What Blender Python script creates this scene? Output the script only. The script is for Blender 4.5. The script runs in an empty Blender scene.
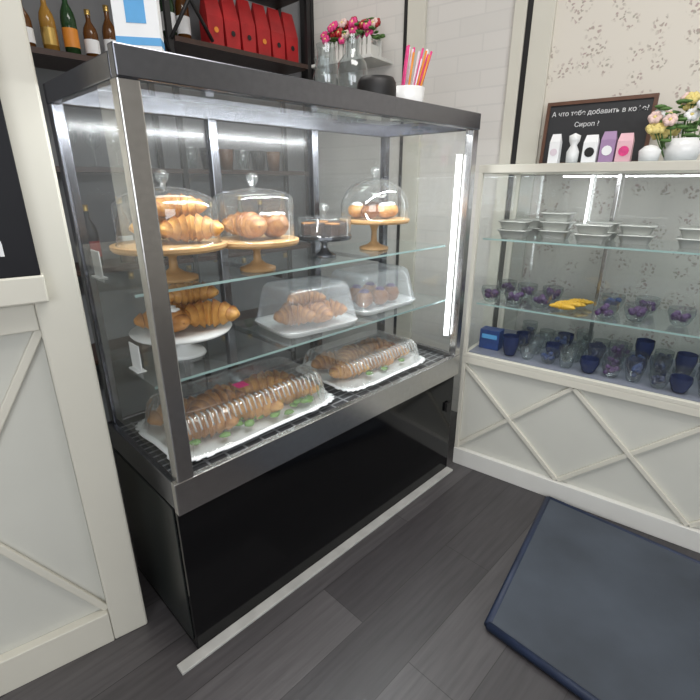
import bpy, math, random
from mathutils import Matrix, Vector
random.seed(7)
sc=bpy.context.scene
# ---------------------------------------------------------------- materials
def newmat(name):
    m=bpy.data.materials.new(name);m.use_nodes=True
    nt=m.node_tree;nt.nodes.clear()
    o=nt.nodes.new("ShaderNodeOutputMaterial")
    return m,nt,o
def N(nt,t,**k):
    n=nt.nodes.new(t)
    for a,b in k.items(): setattr(n,a,b)
    return n
def C(c): return (c[0],c[1],c[2],1)
def pm(name,col,rough=.5,metal=0,var=.12,scale=30,bump=.0,coat=0,spec=.5):
    m,nt,o=newmat(name)
    p=N(nt,"ShaderNodeBsdfPrincipled");nt.links.new(p.outputs[0],o.inputs[0])
    tc=N(nt,"ShaderNodeTexCoord");nz=N(nt,"ShaderNodeTexNoise");nz.inputs["Scale"].default_value=scale;nz.inputs["Detail"].default_value=4
    nt.links.new(tc.outputs["Object"],nz.inputs["Vector"])
    mx=N(nt,"ShaderNodeMix",data_type='RGBA')
    mx.inputs[6].default_value=C([x*(1-var) for x in col]);mx.inputs[7].default_value=C([min(1,x*(1+var)) for x in col])
    nt.links.new(nz.outputs[0],mx.inputs[0]);nt.links.new(mx.outputs[2],p.inputs["Base Color"])
    p.inputs["Roughness"].default_value=rough;p.inputs["Metallic"].default_value=metal
    p.inputs["Coat Weight"].default_value=coat;p.inputs["Specular IOR Level"].default_value=spec
    if bump:
        b=N(nt,"ShaderNodeBump");b.inputs["Strength"].default_value=bump;b.inputs["Distance"].default_value=.005
        nt.links.new(nz.outputs[0],b.inputs["Height"]);nt.links.new(b.outputs[0],p.inputs["Normal"])
    return m
def glassmat(name,tint=(1,1,1),haze=0.0,base=.03,amp=.9,rough=.02,hazecol=(1,1,1)):
    m,nt,o=newmat(name)
    tr=N(nt,"ShaderNodeBsdfTransparent");tr.inputs[0].default_value=C(tint)
    gl=N(nt,"ShaderNodeBsdfGlossy");gl.inputs[0].default_value=(1,1,1,1);gl.inputs["Roughness"].default_value=rough
    lw=N(nt,"ShaderNodeLayerWeight");lw.inputs[0].default_value=.5
    pw=N(nt,"ShaderNodeMath",operation='POWER');nt.links.new(lw.outputs["Facing"],pw.inputs[0]);pw.inputs[1].default_value=4
    ma=N(nt,"ShaderNodeMath",operation='MULTIPLY_ADD');nt.links.new(pw.outputs[0],ma.inputs[0]);ma.inputs[1].default_value=amp;ma.inputs[2].default_value=base
    mx=N(nt,"ShaderNodeMixShader")
    src=tr
    if haze:
        df=N(nt,"ShaderNodeBsdfDiffuse");df.inputs[0].default_value=C(hazecol)
        tl=N(nt,"ShaderNodeBsdfTranslucent");tl.inputs[0].default_value=C(hazecol)
        a=N(nt,"ShaderNodeMixShader");a.inputs[0].default_value=.5
        nt.links.new(df.outputs[0],a.inputs[1]);nt.links.new(tl.outputs[0],a.inputs[2])
        b=N(nt,"ShaderNodeMixShader");b.inputs[0].default_value=haze
        nt.links.new(tr.outputs[0],b.inputs[1]);nt.links.new(a.outputs[0],b.inputs[2]);src=b
    nt.links.new(ma.outputs[0],mx.inputs[0]);nt.links.new(src.outputs[0],mx.inputs[1]);nt.links.new(gl.outputs[0],mx.inputs[2])
    nt.links.new(mx.outputs[0],o.inputs[0]);return m
def emat(name,col,s):
    m,nt,o=newmat(name);e=N(nt,"ShaderNodeEmission");e.inputs[0].default_value=C(col);e.inputs[1].default_value=s
    nt.links.new(e.outputs[0],o.inputs[0]);return m

STEEL=pm("brushed_steel",(.56,.55,.54),.24,1,.15,60)
STEELD=pm("dark_steel",(.22,.225,.25),.26,1,.15,60)
BLACK=pm("black_laminate",(.004,.004,.0045),.10,0,.2,20,spec=.3)
BLACKM=pm("black_metal",(.015,.014,.014),.5,.2)
SIDEP=pm("dark_side_panel",(.018,.021,.020),.3,0,.2,8,spec=.4)
CREAM=pm("cream_paint",(.61,.585,.505),.5,0,.04,6)
CREAM2=pm("cream_paint_panel",(.56,.555,.50),.55,0,.05,5)
WHITE=pm("white_paint",(.66,.65,.61),.5,0,.05,10)
STRIPM=pm("grey_white_tile",(.46,.455,.43),.5,0,.3,14)
WHITEG=pm("white_ceramic",(.8,.8,.79),.2,0,.03,10)
PAPER=pm("white_paper",(.82,.82,.82),.8,0,.03)
GLASS=glassmat("pane_glass",(.96,.975,.97),.010,.04,.8)
GLASSI=glassmat("clear_dome_glass",(.90,.93,.93),.05,.09,.9)
JARG=glassmat("jar_glass",(.74,.78,.78),.04,.10,.9)
SHELFG=glassmat("shelf_glass",(.82,.90,.89),.05,.06,.8)
EDGEG=pm("shelf_glass_edge",(.32,.45,.43),.2,0,.1)
PLAST=glassmat("clear_plastic",(.97,.975,.98),.10,.11,.9,.06)
RIBP=glassmat("clear_plastic_rib",(.97,.975,.98),.35,.12,.8,.1)
FROST=glassmat("frosted_plastic",(.93,.94,.95),.24,.06,.6,.15,(.85,.88,.92))
WOODL=pm("light_wood",(.48,.28,.12),.5,0,.25,25)
GREEN=pm("lettuce",(.14,.30,.05),.5,0,.5,40)
CHOC=pm("chocolate",(.045,.018,.01),.4,0,.4,60,.4)
PINK=pm("pink_flower",(.7,.05,.22),.6,0,.4,60)
YELL=pm("yellow_flower",(.75,.60,.22),.6,0,.4,60)
PALEP=pm("pale_pink_flower",(.75,.55,.5),.6,0,.3,60)
PURP=pm("purple_sweets",(.09,.03,.13),.4,0,.6,50)
BLUE=pm("blue_packaging",(.02,.05,.18),.4,0,.5,40)
NAVY=pm("navy_glass",(.015,.025,.08),.15,0,.5,30)
RED=pm("red_packaging",(.36,.012,.014),.4,0,.5,14)
ORANGE=pm("orange_label",(.7,.25,.03),.5)
AMBER=pm("amber_bottle",(.12,.045,.01),.1,0,.5,10)
GREENB=pm("green_bottle",(.02,.06,.02),.1,0,.5,10)
GOLD=pm("gold_foil",(.6,.4,.12),.3,.8)
LEAF=pm("leaf_green",(.08,.17,.04),.6,0,.4,40)
LEDM=emat("led_white",(.93,.97,1),6)
CHALK=pm("chalk_white",(.75,.75,.75),.8)
BOARD=pm("chalkboard",(.022,.022,.024),.6,0,.4,12)
SIGNB=pm("black_sign_panel",(.006,.006,.008),.5,0,.4,12,spec=.25)
FRAMEW=pm("dark_brown_wood",(.12,.055,.033),.4,0,.3,30)
RACKW=pm("dark_rack_wood",(.05,.025,.018),.4,0,.3,30)
MATM=pm("mat_rubber",(.045,.054,.070),.6,0,.6,4,.5)
MATE=pm("mat_edge_blue",(.013,.022,.052),.55,0,.5,18)
BLUEL=pm("light_blue_print",(.1,.35,.65),.5)
STRC=pm("straw_clear",(.7,.6,.65),.3)
def pastry(name,lo,hi):
    m,nt,o=newmat(name);p=N(nt,"ShaderNodeBsdfPrincipled");nt.links.new(p.outputs[0],o.inputs[0])
    at=N(nt,"ShaderNodeAttribute",attribute_name="toast")
    tc=N(nt,"ShaderNodeTexCoord");nz=N(nt,"ShaderNodeTexNoise");nz.inputs["Scale"].default_value=60;nz.inputs["Detail"].default_value=6
    nt.links.new(tc.outputs["Object"],nz.inputs[0])
    ad=N(nt,"ShaderNodeMath",operation='MULTIPLY_ADD');nt.links.new(nz.outputs[0],ad.inputs[0]);ad.inputs[1].default_value=1.0;nt.links.new(at.outputs["Fac"],ad.inputs[2])
    sb=N(nt,"ShaderNodeMath",operation='SUBTRACT');nt.links.new(ad.outputs[0],sb.inputs[0]);sb.inputs[1].default_value=.5
    r=N(nt,"ShaderNodeValToRGB");nt.links.new(sb.outputs[0],r.inputs[0])
    r.color_ramp.elements[0].color=C(lo);r.color_ramp.elements[1].color=C(hi)
    nt.links.new(r.outputs[0],p.inputs["Base Color"]);p.inputs["Roughness"].default_value=.45
    b=N(nt,"ShaderNodeBump");b.inputs["Strength"].default_value=.7;b.inputs["Distance"].default_value=.005
    nt.links.new(nz.outputs[0],b.inputs["Height"]);nt.links.new(b.outputs[0],p.inputs["Normal"])
    return m
PAST=pastry("croissant_crust",(.72,.38,.10),(.30,.08,.010))
BUN=pastry("bun_crust",(.55,.25,.065),(.19,.055,.010))
# ---------------------------------------------------------------- builder
class B:
    def __init__(s): s.v=[];s.f=[];s.m=[];s.sm=[];s.t=[];s.mats=[];s.M=Matrix.Identity(4)
    def mi(s,m):
        if m not in s.mats:s.mats.append(m)
        return s.mats.index(m)
    def add(s,vs,fs,m,smooth=False,toast=None):
        o=len(s.v);i=s.mi(m)
        s.v+= [s.M@Vector(x) for x in vs]; s.t+= toast if toast else [0.5]*len(vs)
        for f in fs: s.f.append([o+a for a in f]);s.m.append(i);s.sm.append(smooth)
    def box(s,x0,x1,y0,y1,z0,z1,m):
        vs=[(x,y,z) for z in(z0,z1) for y in(y0,y1) for x in(x0,x1)]
        s.add(vs,[(0,2,3,1),(4,5,7,6),(0,1,5,4),(2,6,7,3),(0,4,6,2),(1,3,7,5)],m)
    def quad(s,pts,m): s.add(pts,[tuple(range(len(pts)))],m)
    def lathe(s,prof,cx,cy,z0,m,seg=28,smooth=True):
        vs=[];fs=[];n=len(prof)
        for r,z in prof:
            for j in range(seg):
                a=2*math.pi*j/seg;vs.append((cx+r*math.cos(a),cy+r*math.sin(a),z0+z))
        for i in range(n-1):
            for j in range(seg):
                k=(j+1)%seg;fs.append((i*seg+j,i*seg+k,(i+1)*seg+k,(i+1)*seg+j))
        s.add(vs,fs,m,smooth)
    def tube(s,pts,rad,m,seg=8,flat=1.0,toast=None,jit=0):
        pts=[Vector(p) for p in pts];n=len(pts);rr=rad if isinstance(rad,(list,tuple)) else [rad]*n
        vs=[];fs=[];tt=[]
        ph=[random.uniform(0,6.28) for _ in range(4)]
        for i,p in enumerate(pts):
            d=(pts[min(i+1,n-1)]-pts[max(i-1,0)]).normalized()
            up=Vector((0,0,1)) if abs(d.z)<.95 else Vector((1,0,0))
            a=d.cross(up).normalized();b=a.cross(d).normalized()
            for j in range(seg):
                t=2*math.pi*j/seg
                q=1+jit*(math.sin(3*t+ph[0]+i*.11)+.7*math.sin(5*t+ph[1]-i*.17)+.5*math.sin(.35*i+ph[2]))
                vs.append(p+a*math.cos(t)*rr[i]*q+b*math.sin(t)*rr[i]*flat*q)
                tt.append((toast[i] if toast else .5)*(.5+.5*max(0,math.sin(t)) if toast else 1))
        for i in range(n-1):
            for j in range(seg):
                k=(j+1)%seg;fs.append((i*seg+j,(i+1)*seg+j,(i+1)*seg+k,i*seg+k))
        fs.append(tuple(range(seg)));fs.append(tuple(reversed(range((n-1)*seg,n*seg))))
        s.add(vs,fs,m,True,tt)
    def ball(s,cx,cy,cz,rx,ry,rz,m,seg=14,rings=8,jit=0,toast=None):
        vs=[];fs=[];tt=[]
        for i in range(rings+1):
            p=math.pi*i/rings
            for j in range(seg):
                a=2*math.pi*j/seg;q=1+random.uniform(-jit,jit)
                sp=max(math.sin(p),.02)
                vs.append((cx+rx*q*sp*math.cos(a),cy+ry*q*sp*math.sin(a),cz+rz*q*math.cos(p)))
                tt.append(.25+.6*max(0,math.cos(p)) if toast is None else toast)
        for i in range(rings):
            for j in range(seg):
                k=(j+1)%seg;fs.append((i*seg+j,(i+1)*seg+j,(i+1)*seg+k,i*seg+k))
        s.add(vs,fs,m,True,tt)
    def rloft(s,levels,m,cx=0,cy=0,rip=0,nrip=40,seg=160,cap=True):
        vs=[];fs=[]
        for hx,hy,z in levels:
            for j in range(seg):
                a=2*math.pi*j/seg;ca,sa=math.cos(a),math.sin(a)
                e=.28
                x=hx*math.copysign(abs(ca)**e,ca);y=hy*math.copysign(abs(sa)**e,sa)
                q=1+rip*(1 if (j*nrip//seg)%2 else -1)
                vs.append((cx+x*q,cy+y*q,z))
        n=len(levels)
        for i in range(n-1):
            for j in range(seg):
                k=(j+1)%seg;fs.append((i*seg+j,i*seg+k,(i+1)*seg+k,(i+1)*seg+j))
        if cap: fs.append(tuple(range((n-1)*seg,n*seg)))
        s.add(vs,fs,m,True)
    def croissant(s,x,y,z,L=.13,w=.034,ang=0,bend=1.9,tilt=0,m=None):
        M0=s.M.copy()
        s.M=M0@Matrix.Translation((x,y,z))@Matrix.Rotation(ang,4,'Z')@Matrix.Rotation(tilt,4,'X')
        n=101;R=L/(2*math.sin(bend/2));pts=[];rr=[];tt=[]
        for i in range(n):
            t=i/(n-1);a=(t-.5)*bend
            pts.append((R*math.sin(a),R*(math.cos(a)-1)+.015,0))
            u=abs(t-.5)*2
            fr=((u+.12)*3.6)%1.0
            env=.20+.80*(max(0,1-u**1.5))**.85
            if u>.96: env*=max(.15,(1-u)/.04)
            step=1.20-.42*fr if fr>.06 else .80+6*fr
            rr.append(w*env*step*.98+.001)
            tt.append(1.15-1.25*fr)
        s.tube(pts,rr,m or PAST,20,.84,tt,.025)
        s.M=M0
    def build(s,name,mat=None,bevel=0,parent=None):
        me=bpy.data.meshes.new(name);me.from_pydata([tuple(v) for v in s.v],[],s.f)
        for m in s.mats: me.materials.append(m)
        me.polygons.foreach_set("material_index",s.m);me.polygons.foreach_set("use_smooth",s.sm)
        at=me.attributes.new("toast",'FLOAT','POINT');at.data.foreach_set("value",s.t)
        me.update();o=bpy.data.objects.new(name,me);sc.collection.objects.link(o)
        if parent: o.parent=parent
        elif mat is not None:o.matrix_world=mat
        if bevel:
            b=o.modifiers.new("bevel","BEVEL");b.width=bevel;b.segments=2;b.limit_method='ANGLE';b.angle_limit=.9
        return o
def frame(x,y,ang): return Matrix.Translation((x,y,0))@Matrix.Rotation(ang,4,'Z')
AL=math.radians(45.4)
CASE=frame(-.445,.974,AL)
CT=Matrix(((.8,.6,0,.51),(-.6,.8,0,1.955),(0,0,1,0),(0,0,0,1)))   # counter frame: x=k,y=n
def empty(name,M):
    e=bpy.data.objects.new(name,None);sc.collection.objects.link(e);e.matrix_world=M;return e
def at(M,x,y,z,r=0): return M@Matrix.Translation((x,y,z))@Matrix.Rotation(r,4,'Z')

# ---------------------------------------------------------------- room
def floor_mat():
    m,nt,o=newmat("dark_grey_plank_floor");p=N(nt,"ShaderNodeBsdfPrincipled");nt.links.new(p.outputs[0],o.inputs[0])
    tc=N(nt,"ShaderNodeTexCoord");mp=N(nt,"ShaderNodeMapping");mp.inputs["Rotation"].default_value=(0,0,-AL)
    nt.links.new(tc.outputs["Object"],mp.inputs[0])
    br=N(nt,"ShaderNodeTexBrick");br.offset=.37;nt.links.new(mp.outputs[0],br.inputs[0])
    br.inputs["Scale"].default_value=1;br.inputs["Brick Width"].default_value=1.25;br.inputs["Row Height"].default_value=.18
    br.inputs["Mortar Size"].default_value=.0012;br.inputs["Bias"].default_value=0
    br.inputs["Color1"].default_value=(.042,.038,.040,1);br.inputs["Color2"].default_value=(.088,.081,.083,1);br.inputs["Mortar"].default_value=(.025,.022,.022,1)
    mp2=N(nt,"ShaderNodeMapping");mp2.inputs["Scale"].default_value=(1.5,22,1);nt.links.new(mp.outputs[0],mp2.inputs[0])
    nz=N(nt,"ShaderNodeTexNoise");nz.inputs["Scale"].default_value=3;nz.inputs["Detail"].default_value=8;nt.links.new(mp2.outputs[0],nz.inputs[0])
    mr=N(nt,"ShaderNodeMapRange");mr.inputs[3].default_value=.5;mr.inputs[4].default_value=1.5;nt.links.new(nz.outputs[0],mr.inputs[0])
    mx=N(nt,"ShaderNodeVectorMath",operation='SCALE');nt.links.new(br.outputs[0],mx.inputs[0]);nt.links.new(mr.outputs[0],mx.inputs["Scale"])
    nt.links.new(mx.outputs[0],p.inputs["Base Color"]);p.inputs["Roughness"].default_value=.36
    b=N(nt,"ShaderNodeBump");b.inputs["Strength"].default_value=.15;b.inputs["Distance"].default_value=.003
    nt.links.new(nz.outputs[0],b.inputs["Height"]);nt.links.new(b.outputs[0],p.inputs["Normal"]);return m
def wallpaper():
    m,nt,o=newmat("floral_wallpaper");p=N(nt,"ShaderNodeBsdfPrincipled");nt.links.new(p.outputs[0],o.inputs[0])
    tc=N(nt,"ShaderNodeTexCoord")
    sp=N(nt,"ShaderNodeSeparateXYZ");cb=N(nt,"ShaderNodeCombineXYZ")
    nt.links.new(tc.outputs["Object"],sp.inputs[0]);nt.links.new(sp.outputs[0],cb.inputs[0]);nt.links.new(sp.outputs[2],cb.inputs[1])
    nz=N(nt,"ShaderNodeTexNoise");nz.inputs["Scale"].default_value=45;nz.inputs["Detail"].default_value=3;nt.links.new(cb.outputs[0],nz.inputs[0])
    mxv=N(nt,"ShaderNodeMix",data_type='RGBA');mxv.inputs[0].default_value=.03;nt.links.new(cb.outputs[0],mxv.inputs[6]);nt.links.new(nz.outputs["Color"],mxv.inputs[7])
    vo=N(nt,"ShaderNodeTexVoronoi",voronoi_dimensions='2D');vo.inputs["Scale"].default_value=60;nt.links.new(mxv.outputs[2],vo.inputs[0])
    r=N(nt,"ShaderNodeValToRGB");nt.links.new(vo.outputs["Distance"],r.inputs[0])
    r.color_ramp.elements[0].position=.20;r.color_ramp.elements[0].color=(1,1,1,1);r.color_ramp.elements[1].position=.36;r.color_ramp.elements[1].color=(0,0,0,1)
    v2=N(nt,"ShaderNodeTexVoronoi",voronoi_dimensions='2D');v2.inputs["Scale"].default_value=11;nt.links.new(mxv.outputs[2],v2.inputs[0])
    r2=N(nt,"ShaderNodeValToRGB");nt.links.new(v2.outputs["Distance"],r2.inputs[0])
    r2.color_ramp.elements[0].position=.22;r2.color_ramp.elements[0].color=(1,1,1,1);r2.color_ramp.elements[1].position=.38;r2.color_ramp.elements[1].color=(0,0,0,1)
    ml=N(nt,"ShaderNodeMath",operation='MULTIPLY');nt.links.new(r.outputs[0],ml.inputs[0]);nt.links.new(r2.outputs[0],ml.inputs[1])
    m2=N(nt,"ShaderNodeMath",operation='MULTIPLY');nt.links.new(ml.outputs[0],m2.inputs[0]);m2.inputs[1].default_value=.75
    cr=N(nt,"ShaderNodeValToRGB");nt.links.new(vo.outputs["Color"],cr.inputs[0]);cr.color_ramp.elements[0].color=(.36,.22,.22,1);cr.color_ramp.elements[1].color=(.28,.28,.21,1)
    b=N(nt,"ShaderNodeMix",data_type='RGBA');b.inputs[6].default_value=(.67,.625,.55,1);nt.links.new(cr.outputs[0],b.inputs[7]);nt.links.new(m2.outputs[0],b.inputs[0])
    nt.links.new(b.outputs[2],p.inputs["Base Color"]);p.inputs["Roughness"].default_value=.8;return m
def brickwall():
    m,nt,o=newmat("white_brick_wall");p=N(nt,"ShaderNodeBsdfPrincipled");nt.links.new(p.outputs[0],o.inputs[0])
    tc=N(nt,"ShaderNodeTexCoord");sp=N(nt,"ShaderNodeSeparateXYZ");cb=N(nt,"ShaderNodeCombineXYZ")
    nt.links.new(tc.outputs["Object"],sp.inputs[0]);nt.links.new(sp.outputs[0],cb.inputs[0]);nt.links.new(sp.outputs[2],cb.inputs[1])
    br=N(nt,"ShaderNodeTexBrick");nt.links.new(cb.outputs[0],br.inputs[0]);br.inputs["Scale"].default_value=1
    br.inputs["Brick Width"].default_value=.24;br.inputs["Row Height"].default_value=.075;br.inputs["Mortar Size"].default_value=.004
    br.inputs["Color1"].default_value=(.64,.61,.57,1);br.inputs["Color2"].default_value=(.61,.585,.545,1);br.inputs["Mortar"].default_value=(.585,.56,.525,1)
    nt.links.new(br.outputs[0],p.inputs["Base Color"]);p.inputs["Roughness"].default_value=.7
    b=N(nt,"ShaderNodeBump");b.inputs["Strength"].default_value=.15;b.inputs["Distance"].default_value=.004;b.invert=True
    nt.links.new(br.outputs[1],b.inputs["Height"]);nt.links.new(b.outputs[0],p.inputs["Normal"]);return m
b=B();b.box(-4,4.5,-2.6,5,-.1,0,floor_mat());b.build("floor")
b=B();b.box(-4,4.5,-2.6,5,3.0,3.1,pm("ceiling_white",(.75,.75,.74),.8));b.build("ceiling")
WPAINT=pm("beige_wall_paint",(.45,.42,.37),.8,0,.05,4)
b=B();b.box(-2.6,3.6,-2.6,-2.5,0,.8,WPAINT);b.box(-2.6,3.6,-2.6,-2.5,2.5,3.0,WPAINT)
for x0,x1 in((-2.6,-1.6),(.2,.7),(2.6,3.6)): b.box(x0,x1,-2.6,-2.5,.8,2.5,WPAINT)
b.build("wall_front")
for i,(x0,x1) in enumerate(((-1.6,.2),(.7,2.6))):
    b=B();b.box(x0,x1,-2.57,-2.53,.8,.85,WHITE);b.box(x0,x1,-2.57,-2.53,2.45,2.5,WHITE)
    for x in (x0,(x0+x1)/2-.025,x1-.05): b.box(x,x+.05,-2.57,-2.53,.85,2.45,WHITE)
    b.build("window_%d"%(i+1))
b=B();b.box(3.6,3.7,-2.6,2,0,3,WPAINT);b.build("wall_right")
b=B();b.box(-2.7,-2.6,-2.6,.85,0,3,WPAINT);b.build("wall_side")
WA=CT@Matrix.Translation((0,.5,0))
b=B();b.box(.02,3.4,0,.12,0,3,wallpaper());b.box(-1.36,.02,0,.12,0,3,brickwall());b.build("wall_back",WA)
WB=CASE@Matrix.Translation((0,1.45,0))
b=B();b.box(-1.6,1.78,0,.12,0,3,pm("grey_wall",(.22,.22,.225),.8,0,.08,5));b.build("wall_left",WB)
b=B();b.box(-.018,.075,-.02,.0,0,3,CREAM);b.box(-.045,-.018,-.012,.0,0,3,BLACKM);b.box(-.10,-.045,-.02,0,0,3,CREAM);b.build("trim_1",WA,.002)
b=B();b.box(-.64,-.54,-.02,.0,0,3,CREAM);b.box(-.665,-.64,-.012,.0,0,3,BLACKM);b.build("trim_2",WA,.002)
b=B();b.box(-1.36,-1.27,-.02,.0,0,3,BLACKM);b.build("trim_3",WA,.002)

# ---------------------------------------------------------------- display case
LN,DP=1.30,.44;ZB,ZT=.595,1.485
case=empty("bakery_display_case",CASE)
def part(b,name,bev=0): return b.build(name,parent=case,bevel=bev)
b=B();b.box(-.002,LN,.0,DP,.001,.50,BLACK);b.box(-.006,-.002,.02,DP-.02,.03,.50,SIDEP)
b.box(-.002,LN,.0,DP,.500,.512,STEELD);part(b,"base_cabinet",.002)
b=B();b.box(-.004,LN+.01,-.014,.008,.495,.59,STEEL);b.box(-.004,.014,.008,DP,.505,.59,STEELD);b.box(LN-.01,LN+.01,.008,DP,.505,.59,STEELD);b.box(-.004,LN+.01,DP-.01,DP+.01,.505,.59,STEELD)
part(b,"lower_steel_band",.002)
m,nt,o=newmat("perforated_deck");p=N(nt,"ShaderNodeBsdfPrincipled");nt.links.new(p.outputs[0],o.inputs[0])
tc=N(nt,"ShaderNodeTexCoord");br=N(nt,"ShaderNodeTexBrick");br.offset=0;nt.links.new(tc.outputs["Object"],br.inputs[0]);br.inputs["Scale"].default_value=1
br.inputs["Brick Width"].default_value=.06;br.inputs["Row Height"].default_value=.03;br.inputs["Mortar Size"].default_value=.004
br.inputs["Color1"].default_value=(.035,.035,.038,1);br.inputs["Color2"].default_value=(.06,.06,.065,1);br.inputs["Mortar"].default_value=(.32,.32,.33,1)
nt.links.new(br.outputs[0],p.inputs["Base Color"]);p.inputs["Roughness"].default_value=.35;p.inputs["Metallic"].default_value=.4
b=B();b.box(.014,LN-.01,.008,DP-.01,.55,.57,m);part(b,"deck")
b=B()
b.box(.006,.050,-.014,.02,.59,ZT,STEEL);b.box(LN-.03,LN+.006,-.014,.02,.59,ZT,STEEL)
b.box(.038,.058,.02,.045,.59,ZT,BLACKM)
for x in (.006,LN-.02,.435,.86): b.box(x,x+.03,DP-.02,DP+.01,.59,ZT,STEELD)
part(b,"posts",.003)
b=B();b.box(.006,LN+.006,-.018,.01,1.484,1.54,STEELD);b.box(.006,.03,.01,DP+.01,1.484,1.53,STEELD);b.box(LN-.01,LN+.006,.01,DP+.01,1.484,1.53,STEELD);b.box(.006,LN+.006,DP-.012,DP+.012,1.484,1.53,STEELD)
part(b,"top_frame",.003)
b=B();b.quad([(.02,.01,1.515),(LN-.01,.01,1.515),(LN-.01,DP-.01,1.515),(.02,DP-.01,1.515)],SHELFG);part(b,"top_glass")
b=B();b.quad([(.04,0,.59),(LN-.03,0,.59),(LN-.03,0,ZT),(.04,0,ZT)],GLASS);part(b,"front_glass")
b=B();b.quad([(.012,.02,.59),(.012,DP-.02,.59),(.012,DP-.02,ZT),(.012,.02,ZT)],GLASS);b.quad([(LN,.02,.59),(LN,DP-.02,.59),(LN,DP-.02,ZT),(LN,.02,ZT)],GLASS);part(b,"side_glass")
b=B();b.quad([(.03,DP,.59),(LN-.02,DP,.59),(LN-.02,DP,ZT),(.03,DP,ZT)],glassmat("rear_tinted_glass",(.80,.83,.84),.05,.03,.5,.15));part(b,"rear_sliding_glass")
for nm,z,d0 in (("middle_shelf",.83,.06),("upper_shelf",1.055,.09)):
    b=B();b.quad([(.014,d0,z),(LN-.005,d0,z),(LN-.005,DP-.03,z),(.014,DP-.03,z)],SHELFG)
    b.quad([(.014,d0,z-.007),(LN-.005,d0,z-.007),(LN-.005,d0,z),(.014,d0,z)],EDGEG)
    for x in (.445,.87): b.box(x-.006,x+.006,d0,DP-.02,z-.02,z-.008,STEELD)
    part(b,nm)
b=B();b.box(LN-.05,LN-.034,.025,.04,.68,1.40,LEDM);part(b,"led_strips")
bb=B();bb.box(LN-.06,LN-.03,-.012,.0,.33,.37,BLACKM);part(bb,"lock")
b=B();b.box(-.07,LN+.0,-.036,-.0005,0,.010,STRIPM);part(b,"floor_strip",.002)
def area(name,M,size,sizey,power,col=(1,1,1)):
    l=bpy.data.lights.new(name,'AREA');l.shape='RECTANGLE';l.size=size;l.size_y=sizey;l.energy=power;l.color=col
    o=bpy.data.objects.new(name,l);sc.collection.objects.link(o);o.matrix_world=M;return o
area("led_tube_light",CASE@Matrix.Translation((LN/2,.03,1.478))@Matrix.Rotation(math.radians(20),4,'X'),1.15,.02,11,(.95,.98,1))

# ---------------------------------------------------------------- pastry items
def covered_stand(name,x,y,z,h,R,wood=True,dome=None):
    e=empty(name,at(CASE,x,y,z))
    b=B();m=WOODL if wood else STEELD
    b.lathe([(1e-3,0),(R*.42,0),(R*.42,.008),(R*.2,.018),(.012,.03),(.010,h*.6),(.02,h-.02),(.03,h-.012)],0,0,0,m,32)
    b.lathe([(.02,h-.014),(R*.97,h-.014),(R,h-.008),(R,h),(1e-3,h)],0,0,0,m,40,False)
    b.build("plate_and_stem",parent=e)
    if dome:
        r,hs,ht=dome
        b=B();pr=[(r*1.03,0),(r,.004),(r,hs)]
        for i in range(1,9):
            a=i/8*math.pi/2;pr.append((max(r*math.cos(a),.012),hs+(ht-hs)*math.sin(a)))
        z0=h+.0005
        b.lathe(pr,0,0,z0,GLASSI,36)
        b.lathe([(.006,0),(.007,.01),(.016,.02),(.017,.03),(.010,.04),(.001,.042)],0,0,z0+ht-.002,GLASSI,16)
        b.build("glass_dome",parent=e)
US=1.0555;MS=.8305;DK=.571
covered_stand("domed_cake_stand",.165,.2,US,.095,.145,True,(.128,.09,.14))
b=B();b.croissant(.035,-.055,.038,.15,.040,-.45);b.croissant(.0,.035,.038,.15,.040,-.5);b.croissant(.03,.0,.090,.14,.036,-.3)
b.build("croissants",at(CASE,.165,.2,US+.0955))
covered_stand("domed_cake_stand",.405,.16,US,.09,.125,True,(.112,.11,.14))
b=B()
b.croissant(-.045,-.02,.040,.11,.040,-1.2,m=BUN);b.croissant(.0,.05,.038,.13,.038,-.3,m=BUN)
b.ball(.045,-.03,.038,.046,.044,.036,BUN,18,12,.07,.7)
for q in range(16): b.ball(.045+random.uniform(-.028,.028),-.03+random.uniform(-.028,.028),.068,.011,.009,.006,PAPER,8,5,.1)
b.build("bun_pastries",at(CASE,.405,.16,US+.0905))
covered_stand("domed_cake_stand",.72,.21,US,.075,.095,False,(.092,.055,.065))
b=B()
for i in range(7):
    a=i*2*math.pi/7;b.M=Matrix.Rotation(a,4,'Z');b.box(.03,.078,-.018,.018,0,.035,CHOC);b.box(.03,.078,-.018,.018,.035,.041,BUN if i%2 else CHOC);b.M=Matrix.Identity(4)
b.build("chocolate_cake_slices",at(CASE,.72,.21,US+.0765),.003)
covered_stand("domed_cake_stand",.99,.22,US,.115,.135,True,(.128,.045,.145))
b=B()
for i,(x,y) in enumerate(((-.06,-.03),(.055,-.03),(0,.06),(0,-.05),(.05,.05),(-.055,.04))):
    b.ball(x,y,.028,.036,.033,.026,BUN,16,10,.05,.1 if i%2 else 1);b.ball(x,y,.049,.022,.022,.01,PAPER if i%2 else CHOC)
b.build("cream_pastries",at(CASE,.99,.22,US+.1165))
b=B();b.lathe([(1e-3,0),(.06,0),(.055,.01),(.02,.025),(.02,.05),(.06,.062),(.135,.07),(.14,.078),(.06,.072),(1e-3,.070)],0,0,0,WHITEG,40);b.build("white_cake_stand",at(CASE,.18,.23,MS))
b=B();b.croissant(.055,-.06,.038,.16,.044,-.5);b.croissant(-.065,-.03,.038,.14,.042,-.9,m=BUN);b.croissant(0.02,.06,.036,.16,.04,-.4);b.croissant(.04,.01,.090,.15,.038,-.35)
for q in range(26): b.ball(-.07+random.uniform(-.035,.035),-.03+random.uniform(-.035,.03),.066+random.uniform(0,.005),.013,.012,.005,PAPER,8,5,.1)
b.build("croissants",at(CASE,.18,.23,MS+.080))
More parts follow.
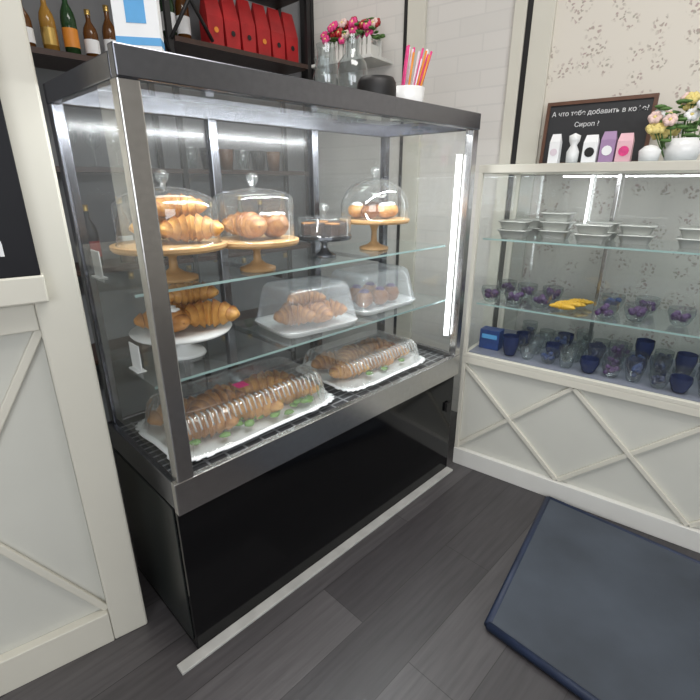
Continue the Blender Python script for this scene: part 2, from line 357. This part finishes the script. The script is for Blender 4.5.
def fbox(x,y,hx,hy,h,rot,contents):
    e=empty("frosted_pastry_box",at(CASE,x,y,MS,rot))
    b=B();b.rloft([(hx*.94,hy*.92,0),(hx,hy,.012),(hx*1.03,hy*1.03,.014),(hx*1.03,hy*1.03,.02)],WHITEG,cap=False)
    b.rloft([(hx*.98,hy*.98,.004),(hx*.94,hy*.92,.002)],WHITEG);b.build("tray",parent=e)
    b=B();b.rloft([(hx*1.03,hy*1.03,.02),(hx*1.0,hy*1.0,.024),(hx*.88,hy*.84,h*.8),(hx*.84,hy*.8,h*.93),(hx*.76,hy*.7,h),(hx*.7,hy*.6,h-.004)],FROST)
    b.build("lid",parent=e)
    b=B();contents(b);o=b.build("pastries",parent=e);o.location=(0,0,.005)
def c1(b):
    for x,y,a in((-.07,-.035,-.5),(.06,-.04,-.4),(0,.04,.1),(.0,-.045,-1.0)): b.croissant(x,y,.045,.13,.04,a,m=BUN)
    b.croissant(.0,.0,.088,.13,.032,-.3,m=BUN)
def c2(b):
    for x,y in((-.08,-.04),(0,-.05),(.08,-.04),(.04,.04),(-.04,.04)): b.ball(x,y,.038,.038,.035,.034,BUN,14,8,.05,.8);b.ball(x,y,.066,.02,.02,.012,PURP)
fbox(.62,.2,.150,.120,.15,-.12,c1);fbox(.985,.23,.16,.125,.15,0,c2)
b=B();b.box(-.0015,.0015,-.03,.03,0,.07,PAPER);b.box(-.012,.012,-.03,.03,-.002,0,PAPER)
b.build("price_tag",at(CASE,.03,.2,MS+.0025,0));b.build("price_tag",at(CASE,.030,.37,US+.0025,.0))
def clam(x,y,hx,hy,h,fill):
    e=empty("clamshell_pastry_tray",at(CASE,x,y,DK,0))
    b=B();b.rloft([(hx*.9,hy*.88,0),(hx*.97,hy*.95,.014),(hx*1.04,hy*1.05,.017),(hx*1.04,hy*1.05,.021),(hx*.97,hy*.95,.02),(hx*.9,hy*.88,.006)],PAPER,rip=.012,nrip=56,seg=224)
    b.build("tray",parent=e)
    b=B();b.rloft([(hx*.98,hy*.97,.022),(hx*.96,hy*.94,.026),(hx*.92,hy*.84,h*.8),(hx*.88,hy*.76,h*.96),(hx*.82,hy*.66,h),(hx*.78,hy*.6,h-.006)],PLAST,rip=.012,nrip=80,seg=240)
    n=int(hx*2*.86/.018)
    for i in range(n):
        xx=-hx*.86+i*.018
        b.tube([(xx,-hy*.86,h*.72),(xx,-hy*.76,h*.98),(xx,-hy*.64,h+.001)],.003,RIBP,6)
    b.build("lid",parent=e)
    b=B();fill(b);o=b.build("croissants",parent=e);o.location=(0,0,.008)
def f1(b):
    for i,(x,y,a) in enumerate(((-.165,-.055,-.35),(.0,-.06,-.5),(.165,-.055,-.25),(-.17,.06,-.5),(-.01,.065,-.2),(.16,.06,-.5),(-.09,.0,.1),(.09,0,-.45))):
        b.croissant(x,y,.042 if i<6 else .066,.195,.049 if i<6 else .044,a,1.7,random.uniform(-.25,.25),m=PAST if i%3 else BUN)
    for q in range(46): b.ball(random.uniform(-.23,.23),random.uniform(-.135,.0),.012+random.uniform(0,.016),.018,.014,.006,GREEN,8,5,.2)
    b.box(-.02,.02,-.03,.01,.106,.108,PINK)
def f2(b):
    for i,(x,y,a) in enumerate(((-.13,-.05,-.35),(.0,-.06,-.5),(.13,-.05,-.2),(-.12,.06,-.5),(.01,.065,-.2),(.14,.06,-.6),(-.07,0,.2),(.08,0,-.4))):
        b.croissant(x,y,.036 if i<6 else .056,.165,.041 if i<6 else .036,a,1.6,random.uniform(-.2,.2),m=BUN if i%2 else PAST)
    for q in range(16): b.ball(random.uniform(-.17,.17),random.uniform(-.12,.10),.012+random.uniform(0,.01),.018,.014,.006,GREEN,8,5,.2)
clam(.338,.215,.285,.165,.122,f1);clam(.925,.215,.235,.165,.105,f2)

# ---------------------------------------------------------------- on top of the case
TZ=1.5155
b=B();b.box(-.045,.045,-.02,.02,0,.19,PAPER);b.box(-.0455,.0455,-.0205,.0205,.06,.075,BLUEL);b.box(-.02,.02,-.0208,-.02,.10,.15,BLUEL);b.build("paper_box",at(CASE,.13,.14,TZ,-.6),.002)
def jar(name,x,y,r,h,neck=.5):
    b=B();b.lathe([(1e-3,.002),(r,.002),(r,h*.6),(r*.9,h*.7),(r*neck,h*.8),(r*neck,h*.9),(r*neck*1.15,h)],0,0,0,JARG,28)
    b.lathe([(1e-3,.004),(r*.93,.004),(r*.93,h*.35),(1e-3,h*.35)],0,0,0,JARG,28);b.build(name,at(CASE,x,y,TZ))
jar("glass_jar",.735,.2,.036,.18,.8);jar("glass_carafe",.98,.33,.055,.27,.5);jar("glass_jar",.86,.36,.035,.19,.7)
b=B();b.lathe([(1e-3,0),(.06,0),(.065,.01),(.065,.07),(.063,.09),(.055,.104),(1e-3,.107)],0,0,0,BLACKM,32);b.build("black_round_tin",at(CASE,.90,.14,TZ))
b=B();b.lathe([(1e-3,0),(.055,0),(.065,.105),(.062,.105),(.052,.006),(1e-3,.006)],0,0,0,WHITEG,32)
for i in range(24):
    a=random.uniform(0,6.28);r=random.uniform(0,.03)
    m=[PINK,ORANGE,PAPER,STRC][i%4]
    b.tube([(r*math.cos(a),r*math.sin(a),.01),(r*math.cos(a)+.045+.03*math.cos(a),r*math.sin(a)-.02+.01*math.sin(a),.19+random.uniform(0,.05))],.0042,m,6)
b.build("straw_cup",at(CASE,1.11,.18,TZ))

b=B();b.box(-.2,.2,-.2,0,-.015,0,WHITE);b.build("wall_shelf",at(WA,-.93,0,1.90),.002)
def flowers(b,n,rx,ry,z0,z1,mats,r=.02):
    for i in range(n):
        x,y=random.uniform(-rx,rx),random.uniform(-ry,ry);z=z0+(z1-z0)*random.random()*(1-.5*abs(x/rx))
        b.tube([(x*.5,y*.5,0.02),(x,y,z)],.002,LEAF,5)
        for k in range(6):
            a=k*1.047;b.ball(x+r*.6*math.cos(a),y+r*.3*math.sin(a),z+r*.5*math.sin(a),r*.5,r*.4,r*.5,mats[i%len(mats)],8,5,.1)
        b.ball(x,y-r*.3,z,r*.3,r*.3,r*.3,YELL,6,4)
    for i in range(n*2):
        x,y,z=random.uniform(-rx,rx),random.uniform(-ry,ry),random.uniform(z0*.7,z1*.9)
        b.ball(x,y,z,.02,.012,.006,LEAF,8,5,.15)
b=B();b.box(-.15,.15,-.04,.04,0,.06,WHITE)
for i in range(11):
    x=-.15+i*.03
    for y in(-.047,.047):
        b.box(x-.010,x+.010,y-.004,y+.004,0,.085,WHITE);b.add([(x-.01,y-.004,.085),(x+.01,y-.004,.085),(x,y,.1),(x-.01,y+.004,.085),(x+.01,y+.004,.085)],[(0,1,2),(4,3,2),(1,4,2),(3,0,2)],WHITE)
flowers(b,46,.17,.05,.10,.20,[PINK,PINK,RED,PALEP],.024)
b.build("flower_planter",at(WA,-.93,-.1,1.9005))

# ---------------------------------------------------------------- rack on left wall
rack=empty("metal_shelving_rack",CASE)
b=B()
D0,D1=1.16,1.42
for x in (-.1,.72,1.50):
    for y in (D0,D1-.02): b.box(x-.012,x+.012,y,y+.02,0,2.6,BLACKM)
for z in (.55,.95,1.36): b.box(-.1,1.50,D0,D1,z-.02,z,RACKW)
b.box(-.1,.70,D0,D1,1.74,1.76,RACKW);b.box(.74,1.50,D0,D1,1.875,1.895,RACKW)
b.box(-.1,1.50,D0,D1,2.2,2.22,RACKW)
b.build("rack_frame",parent=rack)
b=B();b.tube([(.92,D0-.005,1.90),(.72,D0-.005,2.2)],.008,BLACKM,6);b.tube([(.72,D0-.005,1.88),(.92,D0-.005,2.2)],.008,BLACKM,6);b.tube([(.52,D0-.005,2.2),(.72,D0-.005,1.8)],.008,BLACKM,6);b.build("rack_braces",parent=rack)
LIQ=pm("gold_liquor",(.35,.18,.03),.1)
def bottle(x,y,z,m,h=.28,r=.036,lab=ORANGE):
    b=B();b.lathe([(1e-3,0),(r,0),(r,h*.55),(r*.85,h*.65),(r*.35,h*.78),(r*.33,h*.95)],0,0,0,m,20)
    b.lathe([(r*1.02,h*.15),(r*1.02,h*.42)],0,0,0,lab,20);b.lathe([(r*.4,h*.9),(r*.4,h),(1e-3,h)],0,0,0,GOLD,14);b.build("bottle",at(CASE,x,y,z))
for i,x in enumerate((.20,.28,.355,.43,.505,.58)):
    bottle(x,1.26,1.7605,[AMBER,LIQ,GREENB,AMBER][i%4],.18+.03*(i%3),.027,[PAPER,GOLD,ORANGE,PAPER][i%4])
for i,x in enumerate((.78,.85)): bottle(x,1.28,1.8955,[GREENB,AMBER][i%2],.26,.03,PAPER)
b=B()
for i in range(6):
    x=.97+i*.09;w=.041
    vs=[(x-w*.9,1.2,1.8955),(x+w*.9,1.2,1.8955),(x+w*.9,1.28,1.8955),(x-w*.9,1.28,1.8955),(x-w,1.205,2.02),(x+w,1.205,2.02),(x+w,1.275,2.02),(x-w,1.275,2.02),(x-w*.8,1.238,2.13),(x+w*.8,1.238,2.13),(x+w*.8,1.242,2.13),(x-w*.8,1.242,2.13)]
    b.add(vs,[(0,1,5,4),(4,5,9,8),(1,2,6,5),(5,6,10,9),(2,3,7,6),(6,7,11,10),(3,0,4,7),(7,4,8,11),(8,9,10,11)],RED)
    b.add([(x+.012*math.cos(a*.628),1.1985,1.965+.012*math.sin(a*.628)) for a in range(10)],[tuple(range(10))],BLACKM if i%3 else ORANGE)
b.build("red_coffee_bags",CASE)
def wineglass(b,x,y,z):
    b.lathe([(.03,0),(.028,.003),(.004,.008),(.004,.07),(.025,.09),(.036,.12),(.03,.17)],x,y,z,GLASSI,18)
b=B()
for i in range(7): wineglass(b,.0+i*.09,1.24,1.3605)
b.build("wine_glasses",CASE)
b=B()
for i in range(6):
    x=.80+i*.1;b.lathe([(1e-3,0),(.03,0),(.042,.1),(.039,.1),(.027,.01),(1e-3,.008)],x,1.26,1.3605,[GLASSI,BLACKM,AMBER][i%3],20)
b.build("cups",CASE)
for i in range(10): bottle(.0+i*.15+random.uniform(-.02,.02),1.27,.9505,[AMBER,GREENB,BLACKM][i%3],.26+.03*(i%2),.034,[PAPER,BLUE,RED][i%3])

# ---------------------------------------------------------------- cream cabinet and post (left)
CL=Matrix(((-.817,-.577,0,-.632),(-.577,.817,0,1.061),(0,0,1,0),(0,0,0,1)))  # x=k to left, y=back
b=B();b.box(0,.095,0,.1,0,3.0,CREAM);b.build("trim_4",CL,.006)
cab=empty("cream_counter_cabinet",CL)
b=B();b.box(.0955,1.3,.03,.5,0,1.045,CREAM2);b.build("body",parent=cab)
b=B();b.box(.0955,1.3,.0,.03,0,.11,CREAM);b.box(.0955,1.3,.005,.03,.98,1.045,CREAM);b.box(.60,.68,.005,.03,.11,.98,CREAM)
def bar(b,x0,z0,x1,z1,w,y0,y1,m):
    dx,dz=x1-x0,z1-z0;l=math.hypot(dx,dz);nx,nz=-dz/l*w/2,dx/l*w/2
    P=[(x0+nx,z0+nz),(x1+nx,z1+nz),(x1-nx,z1-nz),(x0-nx,z0-nz)]
    b.add([(x,y0,z) for x,z in P]+[(x,y1,z) for x,z in P],[(3,2,1,0),(4,5,6,7),(0,1,5,4),(1,2,6,5),(2,3,7,6),(3,0,4,7)],m)
bar(b,.0955,.11,.6,.98,.02,.018,.03,CREAM);bar(b,.0955,.98,.6,.11,.02,.016,.03,CREAM)
b.build("mouldings",parent=cab,bevel=.003)
b=B();b.box(.0655,1.3,-.03,.5,1.05,1.11,CREAM);b.build("ledge",parent=cab,bevel=.004)
sg=empty("black_sign_board",CL@Matrix.Translation((.070,-.026,1.1105)))
b=B();b.box(0,.6,0,.02,0,1.05,SIGNB);b.build("panel",parent=sg,bevel=.002)
def text(s,M,size,m,parent=None,name="lettering",align='LEFT'):
    cu=bpy.data.curves.new(name,"FONT");cu.body=s;cu.size=size;cu.extrude=.0006;cu.align_x=align;cu.materials.append(m)
    o=bpy.data.objects.new(name,cu);sc.collection.objects.link(o)
    if parent: o.parent=parent
    o.matrix_local=M;return o
text("con",Matrix.Translation((.050,-.002,.045))@Matrix.Rotation(math.radians(90),4,'X')@Matrix.Scale(-1,4,(1,0,0)),.085,CHALK,sg,align='RIGHT')

# ---------------------------------------------------------------- right counter
ct=empty("glass_display_counter",CT)
KL=2.0
b=B();b.box(.0,KL,.02,.48,.0,.56,CREAM2);b.build("base",parent=ct)
b=B();b.box(-.0,KL,-.005,.02,0,.085,WHITE);b.box(0,KL,.0,.02,.53,.56,CREAM);b.box(0,.018,.0,.02,.085,.53,CREAM)
for i in range(4):
    x0=i*.47;bar(b,x0+.005,.525,x0+.47,.09,.018,.006,.02,CREAM);bar(b,x0+.005,.09,x0+.47,.525,.018,.008,.02,CREAM)
b.build("mouldings",parent=ct,bevel=.002)
b=B();b.box(-.0,KL,.0,.48,.56,.578,CREAM);b.box(0,KL,0,.02,1.335,1.365,CREAM);b.box(0,KL,.46,.48,1.335,1.365,CREAM);b.box(0,.02,.02,.46,1.335,1.365,CREAM)
b.box(0,.018,0,.018,.578,1.335,CREAM);b.box(0,.018,.462,.48,.578,1.335,CREAM)
for x in (.43,.9,1.5): b.box(x,x+.016,.42,.436,.578,1.335,STEEL)
b.build("frame",parent=ct,bevel=.002)
b=B();b.box(.02,KL,.02,.46,.5785,.581,pm("grey_display_base",(.20,.21,.26),.4));b.build("display_floor",parent=ct)
b=B();b.quad([(.018,.01,.578),(KL,.01,.578),(KL,.01,1.335),(.018,.01,1.335)],GLASS);b.quad([(.01,.018,.578),(.01,.46,.578),(.01,.46,1.335),(.01,.018,1.335)],GLASS)
b.quad([(.018,.47,.578),(KL,.47,.578),(KL,.47,1.335),(.018,.47,1.335)],glassmat("counter_rear_glass",(.80,.82,.84),.02,.10,.6))
b.quad([(.0,.0,1.366),(KL,.0,1.366),(KL,.48,1.366),(.0,.48,1.366)],SHELFG);b.build("glass_panes",parent=ct)
for nm,z in(("shelf_upper",1.08),("shelf_lower",.80)):
    b=B();b.quad([(.02,.06,z),(KL,.06,z),(KL,.42,z),(.02,.42,z)],SHELFG);b.quad([(.02,.06,z-.007),(KL,.06,z-.007),(KL,.06,z),(.02,.06,z)],EDGEG)
    b.build(nm,parent=ct)
b=B();b.box(.33,.338,.43,.44,1.05,1.33,LEDM);b.build("led_strip",parent=ct)
area("counter_led_light",CT@Matrix.Translation((.7,.03,1.33))@Matrix.Rotation(math.radians(25),4,'X'),1.2,.02,2.2,(.93,.96,1))
TIN=pm("foil_container",(.40,.40,.37),.35,.3)
for i,(x,y) in enumerate(((.12,.15),(.14,.3),(.27,.22),(.42,.15),(.43,.3),(.56,.22),(.75,.2))):
    b=B()
    for k in range(2 if i!=2 else 3):
        z=k*.035;b.rloft([(.045,.035,z),(.056,.045,z+.028),(.062,.05,z+.03),(.062,.05,z+.034)],TIN,seg=60)
    b.build("food_containers",at(CT,x,y,1.0805))
def bowl(b,x,y,z,r,h,m,fill=None):
    b.lathe([(1e-3,.002),(r*.55,.002),(r*.7,.01),(r,h*.7),(r*.96,h)],x,y,z,m,22)
    if fill:
        for q in range(11): b.ball(x+random.uniform(-.5,.5)*r,y+random.uniform(-.5,.5)*r,z+h*.3+random.uniform(0,.4)*h,r*.28,r*.28,r*.25,fill,8,5)
b=B()
for x,y,f in((.04,.12,PURP),(.05,.3,PURP),(.14,.13,PURP),(.15,.28,PURP),(.25,.14,PURP),(.26,.28,PURP),(.50,.12,PURP),(.50,.27,BLUE),(.60,.15,PURP),(.62,.3,PURP),(.74,.18,PURP),(.86,.25,PURP),(.88,.12,PURP)):
    bowl(b,x+.02,y,.8005,.045,.065,JARG,f)
b.build("glass_bowls_of_sweets",CT)
BAN=pm("banana_yellow",(.62,.36,.03),.5)
b=B()
for i in range(5): b.croissant(.36+i*.014,.12+i*.03,.8205+.006*(i%2),.10,.016,.2*i,1.2,m=BAN)
b.build("yellow_sweets",CT)
b=B();b.box(0,.09,0,.06,0,.09,BLUE);b.box(.01,.08,-.001,0,.05,.07,BLUEL);b.build("blue_box",at(CT,.035,.1,.5815),.002)
b=B()
for i in range(56):
    x=.19+(i%14)*.078;y=.075+(i//14)*.093+random.uniform(-.008,.008);bowl(b,x+random.uniform(-.008,.008),y,.5815,.036,.06+.03*(i%3==0),JARG if i%4 else NAVY,[NAVY,None,BLUE,JARG,NAVY,PURP,BLUE][i%7])
b.build("blue_glass_cups",CT)
bd=empty("framed_chalkboard",CT@Matrix.Translation((.105,.43,1.3685))@Matrix.Rotation(math.radians(-5),4,'X'))
b=B();b.box(.012,.40,.0,.01,.012,.245,BOARD);b.box(0,.412,-.006,.012,0,.014,FRAMEW);b.box(0,.412,-.006,.012,.243,.257,FRAMEW);b.box(0,.014,-.006,.012,.014,.243,FRAMEW);b.box(.398,.412,-.006,.012,.014,.243,FRAMEW)
b.build("board",parent=bd)
RX=Matrix.Rotation(math.radians(90),4,'X')
text("А что тебе добавить в кофе?",Matrix.Translation((.206,-.002,.200))@RX,.0265,CHALK,bd,align='CENTER')
text("Сироп ?",Matrix.Translation((.17,-.002,.155))@RX,.026,CHALK,bd,align='CENTER')
def pouch(m,lab,w=.028,h=.14):
    b=B();b.add([(-w,-.02,0),(w,-.02,0),(w,.02,0),(-w,.02,0),(-w,-.016,h*.75),(w,-.016,h*.75),(w,.016,h*.75),(-w,.016,h*.75),(-w*.8,-.002,h),(w*.8,-.002,h),(w*.8,.002,h),(-w*.8,.002,h)],
     [(0,1,5,4),(4,5,9,8),(1,2,6,5),(5,6,10,9),(2,3,7,6),(6,7,11,10),(3,0,4,7),(7,4,8,11),(8,9,10,11),(3,2,1,0)],m)
    b.add([(w*.7*math.cos(a*.524),-.0205,h*.42+w*.7*math.sin(a*.524)) for a in range(12)],[tuple(range(12))],lab);return b
pouch(PAPER,STRC,.02,.12).build("candy_pouch",at(CT,.20,.3,1.3668))
b=B();b.lathe([(1e-3,0),(.022,0),(.024,.05),(.012,.075),(.02,.09),(.022,.11),(1e-3,.12)],0,0,0,WHITEG,20);b.build("white_figurine",at(CT,.27,.3,1.3668))
pouch(PAPER,BLACKM,.026,.11).build("candy_pouch",at(CT,.335,.3,1.3668))
pouch(pm("lilac_pouch",(.35,.22,.38),.5),PAPER,.026,.12).build("candy_pouch",at(CT,.395,.31,1.3668))
pouch(pm("pale_pink_pouch",(.75,.45,.5),.5),PINK,.026,.11).build("candy_pouch",at(CT,.455,.3,1.3668))
b=B();b.lathe([(1e-3,0),(.045,0),(.06,.04),(.055,.08),(.05,.08),(.05,.07),(1e-3,.07)],0,0,0,WHITEG,24)
flowers(b,24,.10,.06,.10,.22,[YELL,PAPER,PALEP,YELL],.022);b.build("flower_arrangement",at(CT,.64,.28,1.3668))
b=B();b.lathe([(1e-3,0),(.03,0),(.035,.04),(.02,.055),(1e-3,.06)],0,0,0,WHITEG,20);b.build("white_ceramic_jar",at(CT,.55,.2,1.3668))

# ---------------------------------------------------------------- mat
b=B()
P=[(.858,1.649),(.427,1.045),(1.12,.33),(1.75,.82)]
b.add([(x,y,.001) for x,y in P]+[(x,y,.024) for x,y in P],[(0,1,5,4),(1,2,6,5),(2,3,7,6),(3,0,4,7),(4,5,6,7),(3,2,1,0)],MATM)
for i in range(4):
    a,c=P[i],P[(i+1)%4];b.tube([(a[0],a[1],.0145),((a[0]+c[0])/2,(a[1]+c[1])/2,.0145),(c[0],c[1],.0145)],.0135,MATE,10)
b.build("floor_mat")

# ---------------------------------------------------------------- lights, world, camera
w=bpy.data.worlds.new("World");sc.world=w;w.use_nodes=True
w.node_tree.nodes["Background"].inputs[0].default_value=(.90,.94,1,1);w.node_tree.nodes["Background"].inputs[1].default_value=1.5
RXn=Matrix.Rotation(math.radians(90),4,'X')
area("window_daylight",Matrix.Translation((-.7,-2.48,1.65))@RXn,1.75,1.6,33,(.93,.96,1))
area("window_daylight",Matrix.Translation((1.65,-2.48,1.65))@RXn,1.85,1.6,35,(.93,.96,1))
area("ceiling_light",Matrix.Translation((.5,.7,2.95)),1.4,.9,34,(1,.97,.94))
area("ceiling_light_staff",CASE@Matrix.Translation((.8,.95,2.95)),1.2,.4,9,(1,.97,.93))
cd=bpy.data.cameras.new("camera");cd.sensor_width=36;cd.lens=460/700*36;cd.clip_start=.02
co=bpy.data.objects.new("camera",cd);sc.collection.objects.link(co);co.location=(0,0,1.3);co.rotation_euler=(math.radians(70),0,0);sc.camera=co
try: sc.cycles.transparent_max_bounces=40
except Exception: pass
try: sc.view_settings.view_transform='Standard'
except Exception: pass
